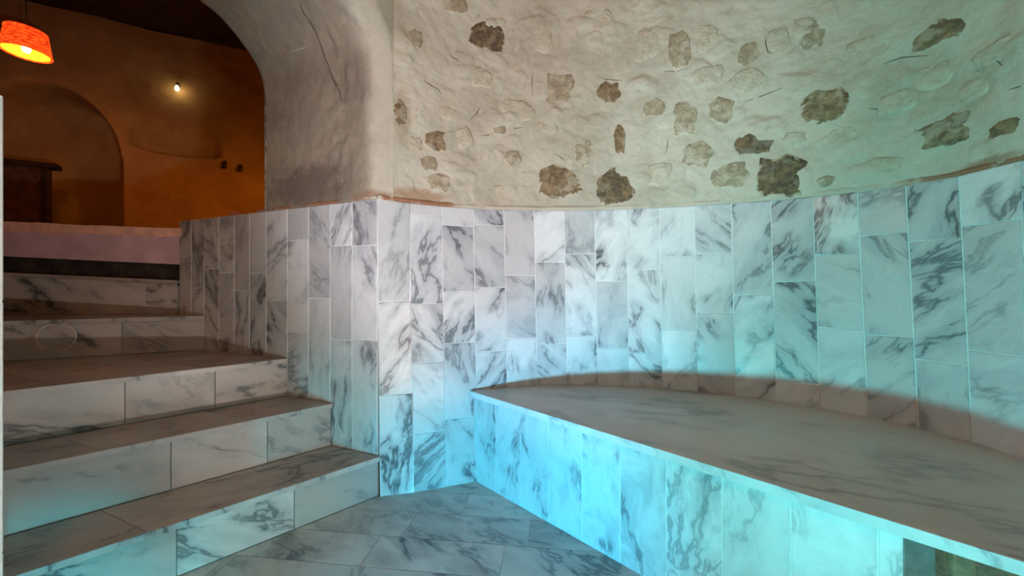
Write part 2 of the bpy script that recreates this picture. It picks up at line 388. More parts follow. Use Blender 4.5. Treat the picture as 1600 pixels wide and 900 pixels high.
# ---------------------------------------------------------------- stairs
RD = Vector((-.711, -.703)); RN = Vector((-.703, .711))
def line_x(A, d, B, e):
    D = d.x*(-e.y)+e.x*d.y; s = ((B.x-A.x)*(-e.y)+e.x*(B.y-A.y))/D; return A+d*s
stairs = empty('marble_stairs', (-1.5, 1.6, 0)); tag(stairs, 'marble steps with treads browned for dim light climbing from the pool to the arch', 'stairs')
R4a, R4b = Vector((-1.745, 2.156)), Vector((-2.44, 1.813)); R5a, R5b = Vector((-2.0, 2.262)), Vector((-3.15, 2.20))
def ends(a, d, inset=.004):
    r = line_x(a, d, C0+ACROSS*inset, CH); l = line_x(a, d, Lp-ACROSS*inset, CH); return r, l
E_ = [ends(Vector((-.594, 1.681)), RD), ends(Vector((-.857, 1.785)), RD), ends(Vector((-1.134, 1.898)), RD), ends(R4a, (R4b-R4a).normalized()), ends(R5a, (R5b-R5a).normalized())]
HZ = [.178, .379, .569, .763, .985]
def top_z(k, p): return HZ[k] if k < 4 else .966+.047*(R5a.x-p.x)/1.0
RJ = [[276, 460], [267, 418], [195, 336], [190], [227]]
TJ = [[], [205, 345], [], [], []]
NOS = .020
for k in range(5):
    r, l = E_[k]; zb = 0 if k == 0 else HZ[k-1]; zt = HZ[k]; d = (l-r).normalized(); n = Vector((-d.y, d.x)); n = n if n.dot(Vector((.7, -.7))) > 0 else -n
    nr, nl = E_[k+1] if k < 4 else (r-n*.03, l-n*.03)
    cin = .004
    prism('core', [r-n*.012, l-n*.012, nl-n*.012, nr-n*.012], 0, zt-NOS-.001-(.03 if k == 4 else 0), M_GROUTD, stairs)
    cuts = [r]+[at_line(x, r, d)[0] for x in sorted(RJ[k], reverse=True)]+[l]
    for a, b in zip(cuts, cuts[1:]):
        q = [V(*a, zb), V(*b, zb), V(*b, top_z(k, b)-NOS), V(*a, top_z(k, a)-NOS)]
        slab('riser_tile', q, n.to_3d(), .010, M_STEP, stairs, .001, .0012)
    # tread slabs, a little proud of the riser
    if k < 4: prism('lit_edge', [r+n*.016, l+n*.016, l+n*.0104, r+n*.0104], zt-NOS, zt-.0004, M_STEP, stairs)  # tread edge made paler, the light it catches put into colour
    f0, f1 = r+n*.010, l+n*.010
    cuts = [0]+[.30, .68][:2 if k in (0, 1, 2) else 1]+[1]
    for a, b in zip(cuts, cuts[1:]):
        q = [f0+(f1-f0)*a, f0+(f1-f0)*b, nl+(nr-nl)*(1-b), nl+(nr-nl)*(1-a)]
        slab('tread_slab', [V(*v, top_z(k, v)) for v in q], (0, 0, 1), NOS, M_TREAD_DIM, stairs, .0006, .0012, xdir=d.to_3d())
# round marble plug let into the fourth riser
r, l = E_[3]; d = (l-r).normalized(); n = Vector((-d.y, d.x)); n = n if n.dot(Vector((.7, -.7))) > 0 else -n
pc, _ = at_line(88, r, d); pz = zat(527, pc.y); nz = n.to_3d(); xx = d.to_3d()
Mp = Matrix(((xx.x, 0, nz.x, pc.x), (xx.y, 0, nz.y, pc.y), (0, 1, 0, pz), (0, 0, 0, 1)))
if Mp.to_3x3().determinant() < 0: Mp = Matrix(((-xx.x, 0, nz.x, pc.x), (-xx.y, 0, nz.y, pc.y), (0, 1, 0, pz), (0, 0, 0, 1)))
pl = lathe('round_plug', [(0, .0025), (.062, .0025), (.064, .0005)], M_STEP, stairs, Mp, 32, False); pl['label'] = 'round marble plug in the fourth riser'
M_RING = plain('plug_mortar', (.70, .62, .54), .8, .1, 60)
lathe('mortar_ring', [(.064, 0), (.066, .0035), (.072, .0035), (.074, 0)], M_RING, stairs, Mp, 32)

# ---------------------------------------------------------------- floor
fl = empty('floor'); tag(fl, 'pool floor of grey veined marble planks between stairs and bench', 'floor', kind='structure')
r1, l1 = E_[0]
outline = [wall_pt(0, 0).xy, r1+Vector((.007, -.007))] if False else []
outline = [l1, r1, wall_pt(0.0, 0).xy, wall_pt(3.0, 0).xy, bp(0, 0), bp(BE, 0)]+[wall_pt(i, 0).xy for i in np.linspace(27, NR, 10)]
if area2(outline) < 0: outline.reverse()
prism('screed', [Vector((-1.6, -1.3)), Vector((1.8, -1.3)), Vector((1.8, 2.2)), Vector((-1.6, 2.2))], -.06, -.0025, M_GROUTD, fl)
fu = Vector((.993, -.115)); fv = Vector((.115, .993)); jo = {0: -.382, 1: -.10, 2: -.18, 3: -.625+.465}
conv = [l1, r1, wall_pt(3.0, 0).xy, bp(BE, 0), Vector((1.45, -.2)), Vector((.95, -.82)), Vector((.28, -1.06)), Vector((-.45, -.92)), Vector((-.95, -.4)), Vector((-1.13, .22)), Lp]
conv2 = [l1, r1, wall_pt(3.0, 0).xy+Vector((.01, .01)), bp(BE, 0), Vector((1.45, -.2)), Vector((.95, -.82)), Vector((.28, -1.06)), Vector((-.45, -.92)), Vector((-.95, -.4)), Vector((-1.13, .22)), Lp]
if area2(conv2) < 0: conv2.reverse()
for r in range(-1, 18):
    v1 = 1.507+.157*(1-r); v0 = v1-.157; o = jo.get(r, random.uniform(-.4, .1))
    for c in range(-6, 7):
        u0 = o+.465*c; u1 = u0+.465
        q = clip([fu*u0+fv*v0, fu*u1+fv*v0, fu*u1+fv*v1, fu*u0+fv*v1], conv2)
        q = [p for j, p in enumerate(q) if (p-q[j-1]).length > .006] if q else q
        if len(q) >= 3 and abs(area2(q)) > .0008:
            slab('floor_tile', [V(*p, 0) for p in q], (0, 0, 1), .012, M_FLOOR, fl, .0012, .001, xdir=fu.to_3d())

# ---------------------------------------------------------------- limewashed rubble wall above the tiles
ZT = 2.95
wu = empty('wall_upper', (0.5, 1.9, RIM)); tag(wu, 'cream limewashed rubble wall with bare brown stones above the tiles', 'wall', kind='structure')
M_LIME = limewash('limewash', stains=[(tuple(at_y(652, 305, 1.80)), (.15, .12, .035), (.42, .26, .15), .85), (tuple(at_y(628, 180, 1.76)), (.04, .05, .13), (.40, .30, .18), .6), (tuple(at_y(1560, 252, 1.26)), (.06, .10, .02), (.40, .22, .13), .8)])
ROUND = .40                                   # where the rounded corner to the vault begins, in columns
def upper_face(i, z, prof=0.0):
    p = top_at(i); n = wall_n(i, RIM); return np.array([p[0]+n.x*prof, p[1]+n.y*prof, z])
ARC = np.array([0]+list(np.cumsum([np.hypot(*(top_at(a+.1)-top_at(a))) for a in np.arange(0, NR-.01, .1)])))
def arc_at(i): return np.interp(i, np.arange(0, NR+.01, .1)[:len(ARC)], ARC)
def i_of_px(px):
    lo, hi = 0., 19.
    for _ in range(40):
        m = (lo+hi)/2; p = top_at(m)
        if 800+F*p[0]/p[1] < px: lo = m
        else: hi = m
    return lo
pale_bumps = [(rng.uniform(0, 2.9), rng.uniform(1.36, 2.9), rng.uniform(.03, .075), rng.uniform(.025, .055), rng.uniform(-.5, .5)) for _ in range(190)]
def upper_relief(s, z):
    h = .016*fbm(s*5, z*5, 6, 1)+.005*fbm(s*26, z*26, 4, 20)
    for (cs, cz, a, b, r) in pale_bumps:
        m = (np.abs(s-cs) < .16) & (np.abs(z-cz) < .16)
        if not m.any(): continue
        x = (s[m]-cs)*math.cos(r)+(z[m]-cz)*math.sin(r); y = -(s[m]-cs)*math.sin(r)+(z[m]-cz)*math.cos(r)
        e = ((np.abs(x)/a)**3+(np.abs(y)/b)**3)**(1/3)+.25*vnoise(s[m]*30, z[m]*30, 40)
        h[m] += .006*np.clip((1.15-e)/.3, 0, 1)
    return h*np.clip((s-arc_at(ROUND))/.07, 0, 1)
def upper_grid(i0, i1, m, nz, name, relief=True):
    ii = np.linspace(i0, i1, m); zz = np.linspace(RIM+.001, ZT, nz)
    base = np.array([top_at(i) for i in ii]); nn = np.array([wall_n(i, RIM)[:2] for i in ii]); s = np.array([arc_at(i) for i in ii])
    Sg, Zg = np.meshgrid(s, zz, indexing='ij'); h = upper_relief(Sg, Zg) if relief else np.zeros_like(Sg)
    P = np.zeros((m, nz, 3)); P[:, :, 0] = base[:, None, 0]+nn[:, None, 0]*h; P[:, :, 1] = base[:, None, 1]+nn[:, None, 1]*h; P[:, :, 2] = Zg
    return link(name, grid_mesh(name, P), M_LIME, wu)
upper_grid(ROUND, 18.2, 380, 230, 'plaster_face')
upper_grid(18.2, NR-1.2, 90, 30, 'plaster_face')
BROWN = rubble('bare_brown_stone', (.40, .275, .145), (.18, .115, .06), (.66, .58, .43), .40)
DARK = rubble('bare_dark_stone', (.28, .18, .085), (.10, .07, .042), (.60, .52, .38), .22)
GREY = rubble('washed_grey_stone', (.54, .44, .29), (.34, .265, .17), (.68, .60, .45), .6)
PALE = rubble('washed_pale_stone', (.66, .58, .43), (.54, .46, .33), (.69, .61, .46), .7)
STONES = [  # pixel centre, width, height, material, roundness seed
 (763, 57, 66, 46, DARK), (710, 7, 50, 30, GREY), (682, 220, 40, 33, BROWN), (875, 143, 56, 66, GREY), (873, 286, 82, 55, BROWN), (913, 242, 33, 42, GREY),
 (780, 202, 24, 17, GREY), (800, 249, 32, 26, GREY), (857, 198, 38, 26, PALE), (626, 176, 26, 42, BROWN), (670, 255, 32, 22, GREY), (934, 30, 52, 34, PALE),
 (809, 174, 60, 36, PALE), (699, 176, 26, 26, PALE), (752, 122, 38, 32, PALE), (951, 148, 44, 42, BROWN), (1060, 81, 40, 62, GREY), (1168, 86, 34, 38, GREY),
 (1215, 64, 38, 42, PALE), (1021, 170, 42, 28, GREY), (1069, 187, 40, 55, GREY), (968, 220, 22, 48, BROWN), (1127, 172, 42, 44, GREY), (1177, 224, 68, 40, DARK),
 (1219, 275, 74, 66, DARK), (1138, 275, 62, 42, GREY), (962, 290, 70, 60, DARK), (1090, 242, 50, 42, GREY), (1168, 128, 56, 44, PALE), (1255, 42, 34, 32, PALE),
 (1013, 68, 40, 58, PALE), (1240, 216, 34, 22, PALE), (1270, 50, 40, 56, GREY), (1460, 53, 74, 42, BROWN), (1284, 169, 66, 52, BROWN), (1350, 82, 56, 46, PALE),
 (1460, 209, 122, 48, BROWN), (1568, 202, 36, 30, BROWN), (1453, 121, 60, 38, PALE), (1317, 213, 50, 32, PALE), (1551, 84, 46, 34, PALE), (1289, 284, 26, 18, GREY),
 (846, 60, 44, 52, PALE), (1030, 272, 50, 34, PALE), (780, 298, 60, 24, PALE), (690, 285, 56, 30, GREY), (1105, 60, 34, 44, PALE), (1400, 160, 56, 36, PALE),
 (650, 60, 26, 30, GREY), (650, 225, 24, 30, PALE), (725, 215, 30, 34, PALE), (1375, 260, 60, 26, PALE), (1520, 140, 50, 34, PALE), (1105, 120, 50, 30, PALE)]
def stone(px, py, w_, h_, mat, sd, parent, i=None):
    rr = random.Random(sd); i = i_of_px(px); p = upper_face(i, 0); z = zat(py, p[1]); s = arc_at(i)
    sc = p[1]/F; cosv = abs(wall_n(i, RIM).xy.dot(Vector((p[0], p[1])).normalized())); kx = sc/max(.45, cosv)*.9
    n = wall_n(i, RIM); x = Vector((-n.y, n.x, 0)); x = x if x.x > 0 else -x
    if x.cross(Vector((0, 0, 1))).dot(n) < 0: x = -x
    base = float(upper_relief(np.array([[s]]), np.array([[z]]))[0, 0])
    N = 14; a0 = rr.random()*6; pw = rr.uniform(2.2, 4.0); prs = {id(DARK): .007, id(BROWN): .006}.get(id(mat), .0045)
    ring = []
    for k in range(N):
        a = 2*math.pi*k/N; c, s_ = math.cos(a), math.sin(a)
        r = (abs(c)**pw+abs(s_)**pw)**(-1/pw)*rr.uniform(.78, 1.12)
        ring.append((r*c*w_*kx/2, r*s_*h_*sc/2))
    vs = []
    for f, d in ((1.08, -.012), (.97, prs*.35), (.82, prs*.95), (.45, prs*1.2)):
        vs += [(x_*f, y_*f, d+rr.uniform(-1, 1)*.0018*(f < .9)) for x_, y_ in ring]
    vs.append((0, 0, prs*1.15)); fs = []
    for q in range(3):
        for k in range(N): fs.append([q*N+k, q*N+(k+1) % N, (q+1)*N+(k+1) % N, (q+1)*N+k])
    fs += [[3*N+k, 3*N+(k+1) % N, 4*N] for k in range(N)]
    org = Vector(p)+n*(base+.0005); org.z = z
    M = Matrix(((x.x, 0, n.x, org.x), (x.y, 0, n.y, org.y), (x.z, 1, n.z, org.z), (0, 0, 0, 1)))
    me = mesh('stone', vs, fs, True); at = me.attributes.new('edge', 'FLOAT', 'POINT')
    at.data.foreach_set('value', [1.0]*N+[.9]*N+[.42]*N+[.0]*N+[0.0])
    return link('stone', me, mat, parent, M)
for k, (a, b, c, d, m) in enumerate(STONES): stone(a, b, c, d, m, k, wu)
# fine dark cracks and mortar creases
M_CRACK = plain('crack_dark', (.13, .105, .08), .9, .1, 40)
def crack(pxs, r=.0022):
    pts = []
    for (a, b) in pxs:
        i = i_of_px(a); p = upper_face(i, 0); z = zat(b, p[1]); s = arc_at(i)
        h = float(upper_relief(np.array([[s]]), np.array([[z]]))[0, 0]); n = wall_n(i, RIM); pts.append(Vector((p[0], p[1], z))+n*(h))
    tube('crack', pts, [r*.3]+[r]*(len(pts)-2)+[r*.3], M_CRACK, wu, 5)
for c in ([(703, 84), (708, 90), (714, 92), (717, 97)], [(662, 127), (675, 135), (684, 140), (690, 147)], [(753, 163), (744, 178), (733, 190)], [(832, 113), (831, 130), (832, 152)],
          [(936, 121), (950, 124), (962, 125), (972, 125)], [(1044, 215), (1043, 228), (1040, 240)], [(1197, 44), (1196, 66), (1199, 82), (1206, 86)], [(1380, 101), (1410, 90), (1450, 87)],
          [(1352, 170), (1372, 172), (1390, 168)], [(1515, 80), (1540, 80), (1556, 92), (1572, 106)], [(1160, 160), (1190, 150), (1222, 138)], [(795, 205), (805, 201), (817, 200)],
          [(752, 212), (762, 211), (770, 210)], [(866, 240), (876, 246), (883, 252)], [(1037, 112), (1055, 113), (1074, 110)], [(1576, 140), (1590, 136), (1596, 134)]):
    crack(c)

# rim bead between tiles and rubble
M_BEAD = NT('rim_mortar'); _c = M_BEAD.n('ShaderNodeTexCoord').outputs['Object']
_x = M_BEAD.n('ShaderNodeSeparateXYZ', {0: _c}).outputs[0]
_nz = M_BEAD.noise(_c, 9, 4).outputs[0]
_k = M_BEAD.math('ADD', M_BEAD.ramp(_x, -.22, -.32), M_BEAD.ramp(_x, 1.46, 1.58))
_k = M_BEAD.math('MULTIPLY', _k, M_BEAD.ramp(_nz, .34, .5))
M_BEAD.bump(M_BEAD.noise(_c, 40, 5).outputs[0], .5, .01)
M_BEAD = M_BEAD.out(M_BEAD.mix(_k, M_BEAD.mix(_nz, (.70, .62, .50), (.50, .40, .30)), (.36, .17, .09)), .85)
def bead(name, path, r, label):
    vs = []; n = 8; m = len(path)
    P = np.zeros((m, n+1, 3))
    for k, (p, nn) in enumerate(path):
        for j in range(n+1):
            a = -math.pi/2+math.pi*j/n; rr_ = r*(1+.5*float(vnoise(np.array(k*.35), np.array(j*.8), 60)))
            q = p+nn*(math.cos(a)*rr_*.55-.002); P[k, j] = (q.x, q.y, RIM+rr_*(1+math.sin(a)))
    o = link(name, grid_mesh(name, P), M_BEAD); return tag(o, label, 'trim', kind='structure')
bead('trim_1', [(Vector((*top_at(i), RIM)), wall_n(i, RIM)) for i in np.linspace(0, 18.5, 140)], .0105, 'rough mortar bead along the rim of the curved tile wall')
bead('trim_2', [(cheek_pt(s, RIM), NCH) for s in np.linspace(0, .80, 40)], .008, 'rough mortar bead on the stair side wall under the arch pier')

# ---------------------------------------------------------------- vault over the stairs
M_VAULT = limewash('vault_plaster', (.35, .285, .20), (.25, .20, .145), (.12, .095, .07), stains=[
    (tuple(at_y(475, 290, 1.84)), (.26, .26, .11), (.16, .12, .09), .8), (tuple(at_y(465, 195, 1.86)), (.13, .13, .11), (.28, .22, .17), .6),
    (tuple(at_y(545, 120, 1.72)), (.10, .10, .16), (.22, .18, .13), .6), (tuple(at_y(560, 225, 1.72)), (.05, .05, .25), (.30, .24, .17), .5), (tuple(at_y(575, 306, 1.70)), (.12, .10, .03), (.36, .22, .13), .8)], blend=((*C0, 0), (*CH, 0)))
wv = empty('wall_vault', (-.95, 1.8, RIM)); tag(wv, 'smooth grey plaster pier and vault over the stairs with a long crack', 'wall', kind='structure')
JS = at_line(414, C0, CH)[1]                   # far end of the vault
PROF = [(0, .395), (0, .6), (0, .8), (0, .95), (.004, 1.03), (.02, 1.10), (.074, 1.174), (.132, 1.226), (.20, 1.272), (.29, 1.30), (.40, 1.325), (.5, 1.335)]
PROF = PROF+[(1.08-a*1.16, b) for a, b in reversed(PROF[:-1])]
pr = np.array(PROF); seg = np.concatenate([[0], np.cumsum(np.hypot(*np.diff(pr, axis=0).T))]); q = np.linspace(0, seg[-1], 150)
pr = np.stack([np.interp(q, seg, pr[:, 0]), np.interp(q, seg, pr[:, 1])], 1)
for _ in range(3): pr[1:-1] = .25*pr[:-2]+.5*pr[1:-1]+.25*pr[2:]
B0 = Vector(top_at(ROUND+.06)); B2 = C0+CH*.06
path = []
for u in np.linspace(0, 1, 12): path.append(B0*(1-u)**2+C0*2*u*(1-u)+B2*u*u)
for s in np.linspace(.06, JS, 60)[1:]: path.append(C0+CH*s)
G = np.zeros((len(path)+3, 150, 3))
for a, p in enumerate(path):
    s = (p-C0).dot(CH); off = max(0, -(p-C0).dot(ACROSS)); org = C0+CH*s
    hh = .008*fbm(np.full(150, s*6), q*6, 5, 70)+(.004+.012*max(0, 1-abs(s-.2)/.18))*fbm(np.full(150, s*30), q*30, 3, 80)
    hh = hh*min(1, a/14)
    if s > .7: hh = hh*max(0.3, 1-(s-.7)*6)
    tt = pr[:, 0]*(1+2*off)-off; zz = pr[:, 1]+off*np.clip((pr[:, 1]-.9)*3, 0, 1)
    tang = np.gradient(np.stack([tt, zz], 1), axis=0); nn = np.stack([tang[:, 1], -tang[:, 0]], 1); nn /= np.linalg.norm(nn, axis=1)[:, None]+1e-9
    tt = tt+nn[:, 0]*hh*1.0; zz = zz+nn[:, 1]*hh
    G[a+2, :, 0] = org.x+ACROSS.x*tt; G[a+2, :, 1] = org.y+ACROSS.y*tt; G[a+2, :, 2] = np.maximum(EYE+zz, RIM+.001)
G[0] = G[2]; G[0, :, 2] = ZT; G[1] = G[2]; G[1, :, 2] = np.maximum(G[2, :, 2]+.02, ZT-.6)
G[1, :, 2] = np.minimum(G[2, :, 2]+.02, ZT)
G[-1] = G[-2]; G[-1, :, 2] = 4.0
G[-1, :, 0] += CH.x*.002; G[-1, :, 1] += CH.y*.002
vf = link('vault_face', grid_mesh('vault_face', G), M_VAULT, wv)
# the long crack running up the vault, lying on its surface
def on_vault(px, py):
    best = None
    V3 = G[2:-1]; d = V3-np.array([0, 0, EYE]); x = 800+F*d[..., 0]/d[..., 1]; y = 450-F*d[..., 2]/d[..., 1]
    e = (x-px)**2+(y-py)**2; e[d[..., 1] < .3] = 1e9; k = np.unravel_index(np.argmin(e), e.shape); return Vector(V3[k])
cp = [on_vault(a, b) for a, b in [(466, 1), (474, 16), (483, 33), (493, 50), (500, 68), (506, 85), (514, 105), (521, 124), (529, 145), (533, 158)]]
cp = [p+(Vector((0, 0, EYE+.2))-p).normalized()*.001 for p in cp]
tube('crack', cp, [.001]+[.0035]*8+[.001], M_CRACK, wv, 5)
cp = [on_vault(a, b)+Vector((.002, -.004, 0)) for a, b in [(445, 87), (458, 82), (470, 77), (477, 73)]]
tube('ridge', cp, [.001, .0025, .0025, .001], M_VAULT, wv, 6)

# ceiling dome of the pool room
dome = bpy.data.meshes.new('ceiling')
ring = [Vector((*top_at(i), ZT)) for i in np.linspace(ROUND, NR-ROUND, 60)]
c = Vector((.25, .45, 0)); P = np.zeros((61, 10, 3))
for k in range(61):
    p = ring[k % 60]
    for j in range(10):
        f = j/9; r = math.cos(f*math.pi/2); P[k, j] = (c.x+(p.x-c.x)*r, c.y+(p.y-c.y)*r, ZT+.45*math.sin(f*math.pi/2))
o = link('ceiling', grid_mesh('ceiling', P), limewash('ceiling_plaster')); tag(o, 'plastered dome over the pool', 'ceiling', kind='structure')

# ---------------------------------------------------------------- landing edge at the top of the stairs
FLZ = 1.30
land = empty('trim_3', (-2.4, 2.3, .99)); tag(land, 'landing edge of plaster tinted for pink and orange light over a dark timber at the top of the stairs', 'trim', kind='structure')
d5 = (R5b-R5a).normalized(); n5 = Vector((-d5.y, d5.x)); n5 = n5 if n5.y < 0 else -n5
def edge_piece(name, top, bot, off, mat, depth=.12, ragged=0):
    a0 = R5a+n5*off-d5*.05; m = 60; P = np.zeros((m, 4, 3)); Lx = 1.9
    (tx0, ty0), (tx1, ty1) = top; (bx0, by0), (bx1, by1) = bot
    yl = at_line(tx0, a0, d5)[0].y; yr = at_line(tx1, a0, d5)[0].y; sl, sr = at_line(tx0, a0, d5)[1], at_line(tx1, a0, d5)[1]
    for k in range(m):
        s = Lx*k/(m-1); f = (s-sr)/(sl-sr); p = a0+d5*s
        zt = zat(ty1, yr)*(1-f)+zat(ty0, yl)*f; zb = zat(by1, yr)*(1-f)+zat(by0, yl)*f
        if ragged: zt += ragged*.25*float(fbm(np.array(s*5), np.array(.3), 4, 33)); zb += ragged*float(fbm(np.array(s*4), np.array(.7), 5, 31))
        wob = .003*float(fbm(np.array(s*9), np.array(.2), 4, 90))*(1 if ragged else 0)
        b = p-n5*depth; p = p+n5*wob
        P[k] = [(b.x, b.y, zb), (p.x, p.y, zb), (p.x, p.y, zt), (b.x, b.y, zt)]
    return link(name, grid_mesh(name, P, False, True), mat, land)
M_PINK_LIT = plain('pink_lit_plaster', (.70, .48, .54), .7, .06, 9, .1)  # pinkish plaster, pink light on it put into the colour
M_LIP_LIT = plain('orange_lit_lip', (.92, .52, .40), .7, .08, 20, .3)  # orange lamp light on the lip put into its peach colour
M_BAND = plain('dark_band', (.035, .028, .024), .8, .25, 14, .4)  # near-black band set back under the plaster face
edge_piece('band', ((0, 399), (276, 412)), ((0, 425), (276, 440)), -.034, M_BAND)
edge_piece('plaster_face', ((0, 352), (276, 365)), ((0, 400), (276, 413)), .0, M_PINK_LIT)
edge_piece('plaster_lip', ((0, 346), (276, 357)), ((0, 359), (276, 371)), .014, M_LIP_LIT, .2, .028)

# ---------------------------------------------------------------- room beyond the arch
K = 1.2; W0 = Vector((-2.79*K, 4*K)); WD = Vector((-.892, -.452)); CZ = EYE+2.49*K
WN = Vector((.452, -.892))
def on_wall(px, py): p, s = at_line(px, W0, WD); return s, zat(py, p.y)
OCH = NT('ochre_plaster'); _c = OCH.n('ShaderNodeTexCoord').outputs['Object']
_a = OCH.noise(_c, 2.5, 6, .6).outputs[0]; _b = OCH.noise(_c, 14, 5).outputs[0]
OCH.bump(OCH.math('ADD', _a, OCH.math('MULTIPLY', _b, .3)), .5, .03); OCH = OCH.out(OCH.mix(OCH.ramp(_a, .35, .65), (.50, .36, .16), (.40, .27, .12)), .85)
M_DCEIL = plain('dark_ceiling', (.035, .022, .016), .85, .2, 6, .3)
wo = empty('wall_rear', (*W0, FLZ)); tag(wo, 'ochre plaster wall of the dim room beyond the arch', 'wall', kind='structure')
sm, sn = 300, 190; s_ = np.linspace(-2.2, 2.6, sm); z_ = np.linspace(FLZ, CZ, sn); Sg, Zg = np.meshgrid(s_, z_, indexing='ij')
h = .05*fbm(Sg*1.1, Zg*1.1, 4, 200)+.012*fbm(Sg*6, Zg*6, 4, 210)
# arched alcove
sa, _ = on_wall(191, 300); sb = sa+1.25; sc_, rad = (sa+sb)/2, (sb-sa)/2; zs_ = on_wall(191, 262)[1]; zap = on_wall(85, 128)[1]
e = np.where(Zg > zs_, np.hypot((Sg-sc_)/rad, (Zg-zs_)/(zap-zs_)), np.abs(Sg-sc_)/rad)
alc = np.clip((1.0-e)/.05, 0, 1); alc = alc*alc*(3-2*alc); h = h-.55*alc
# shallow hollow with a crisp lower sill
s0, z0 = on_wall(198, 226); s1, z1 = on_wall(347, 247); f = (Sg-s1)/(s0-s1); sill = z1+(z0-z1)*f-.05*np.sin(np.clip(f, 0, 1)*math.pi)
up = np.clip((Zg-sill)/.025, 0, 1)*np.clip(1-(Zg-sill)/.42, 0, 1)**1.2; side = np.clip(f/.12, 0, 1)*np.clip((1-f)/.1, 0, 1)
h = h-.26*up*side
P = np.zeros((sm, sn, 3)); P[:, :, 0] = W0.x+WD.x*Sg+WN.x*h; P[:, :, 1] = W0.y+WD.y*Sg+WN.y*h; P[:, :, 2] = Zg
link('plaster_face', grid_mesh('plaster_face', P), OCH, wo)
JF = C0+CH*JS
rm = [JF-ACROSS*3.2, JF+ACROSS*3.4]
def vwall(name, a, b, z0, z1, label, mat):
    n = 12; P = np.zeros((n, 4, 3))
    for k in range(n):
        p = a+(b-a)*k/(n-1)
        for j in range(4): P[k, j] = (p.x, p.y, z0+(z1-z0)*j/3)
    o = link(name, grid_mesh(name, P), mat); tag(o, label, 'wall', kind='structure'); return o
e0, e1 = W0+WD*-2.15, W0+WD*2.55
vwall('wall_side', JF-ACROSS*.01, JF-ACROSS*3.4, RIM, CZ+.02, 'ochre side wall behind the arch pier', OCH)
vwall('wall_end', JF-ACROSS*3.35, e0, FLZ, CZ+.02, 'ochre end wall of the dim room to the right', OCH)
vwall('wall_far', JF+ACROSS*1.0+CH*.0, e1+Vector((-.3, -1.2)), FLZ, CZ+.02, 'ochre wall of the dim room past the frame edge', OCH)
vwall('wall_close', e1+Vector((-.3, -1.2)), e1, FLZ, CZ+.02, 'ochre short wall closing the dim room', OCH)
outl = [JF-ACROSS*3.4, JF+ACROSS*1.0, e1+Vector((-.3, -1.2)), e1, e0]
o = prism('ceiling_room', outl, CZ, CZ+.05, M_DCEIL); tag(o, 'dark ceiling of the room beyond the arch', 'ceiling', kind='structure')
ce = C0+CH*CHL
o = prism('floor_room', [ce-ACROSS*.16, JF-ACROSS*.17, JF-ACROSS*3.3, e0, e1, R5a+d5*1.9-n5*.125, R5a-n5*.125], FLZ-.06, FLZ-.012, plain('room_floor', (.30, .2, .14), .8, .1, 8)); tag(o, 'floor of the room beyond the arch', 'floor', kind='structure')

# ---------------------------------------------------------------- wicker lamps
def wicker_mat():
    t = NT('glowing_wicker'); c = t.n('ShaderNodeTexCoord').outputs['Object']
    n = t.noise(t.vmath('MULTIPLY', c, (30, 30, 90)), 1.2, 3).outputs[0]
    col = t.mix(t.ramp(n, .38, .62), (.80, .035, .005), (1.0, .11, .01))
    t.set(t.b.inputs['Emission Color'], col); t.set(t.b.inputs['Emission Strength'], t.ramp(n, .3, .7,   .75, 1.35)); return t.out(col, .7)
def inner_mat():
    t = NT('glowing_wicker_inside'); c = t.n('ShaderNodeTexCoord').outputs['Object']; z = t.n('ShaderNodeSeparateXYZ', {0: c}).outputs[2]
    n = t.noise(t.vmath('MULTIPLY', c, (8, 8, 120)), 1.0, 2).outputs[0]
    col = t.mix(n, (1.0, .22, .01), (1.0, .50, .04)); t.set(t.b.inputs['Emission Color'], col); t.b.inputs['Emission Strength'].default_value = .85; return t.out(col, .7)
M_WICK, M_WIN, M_BULB, M_CORD = wicker_mat(), inner_mat(), glow('bulb_glow', (1.0, .80, .45), 9.0), plain('black_cord', (.02, .015, .012), .6)
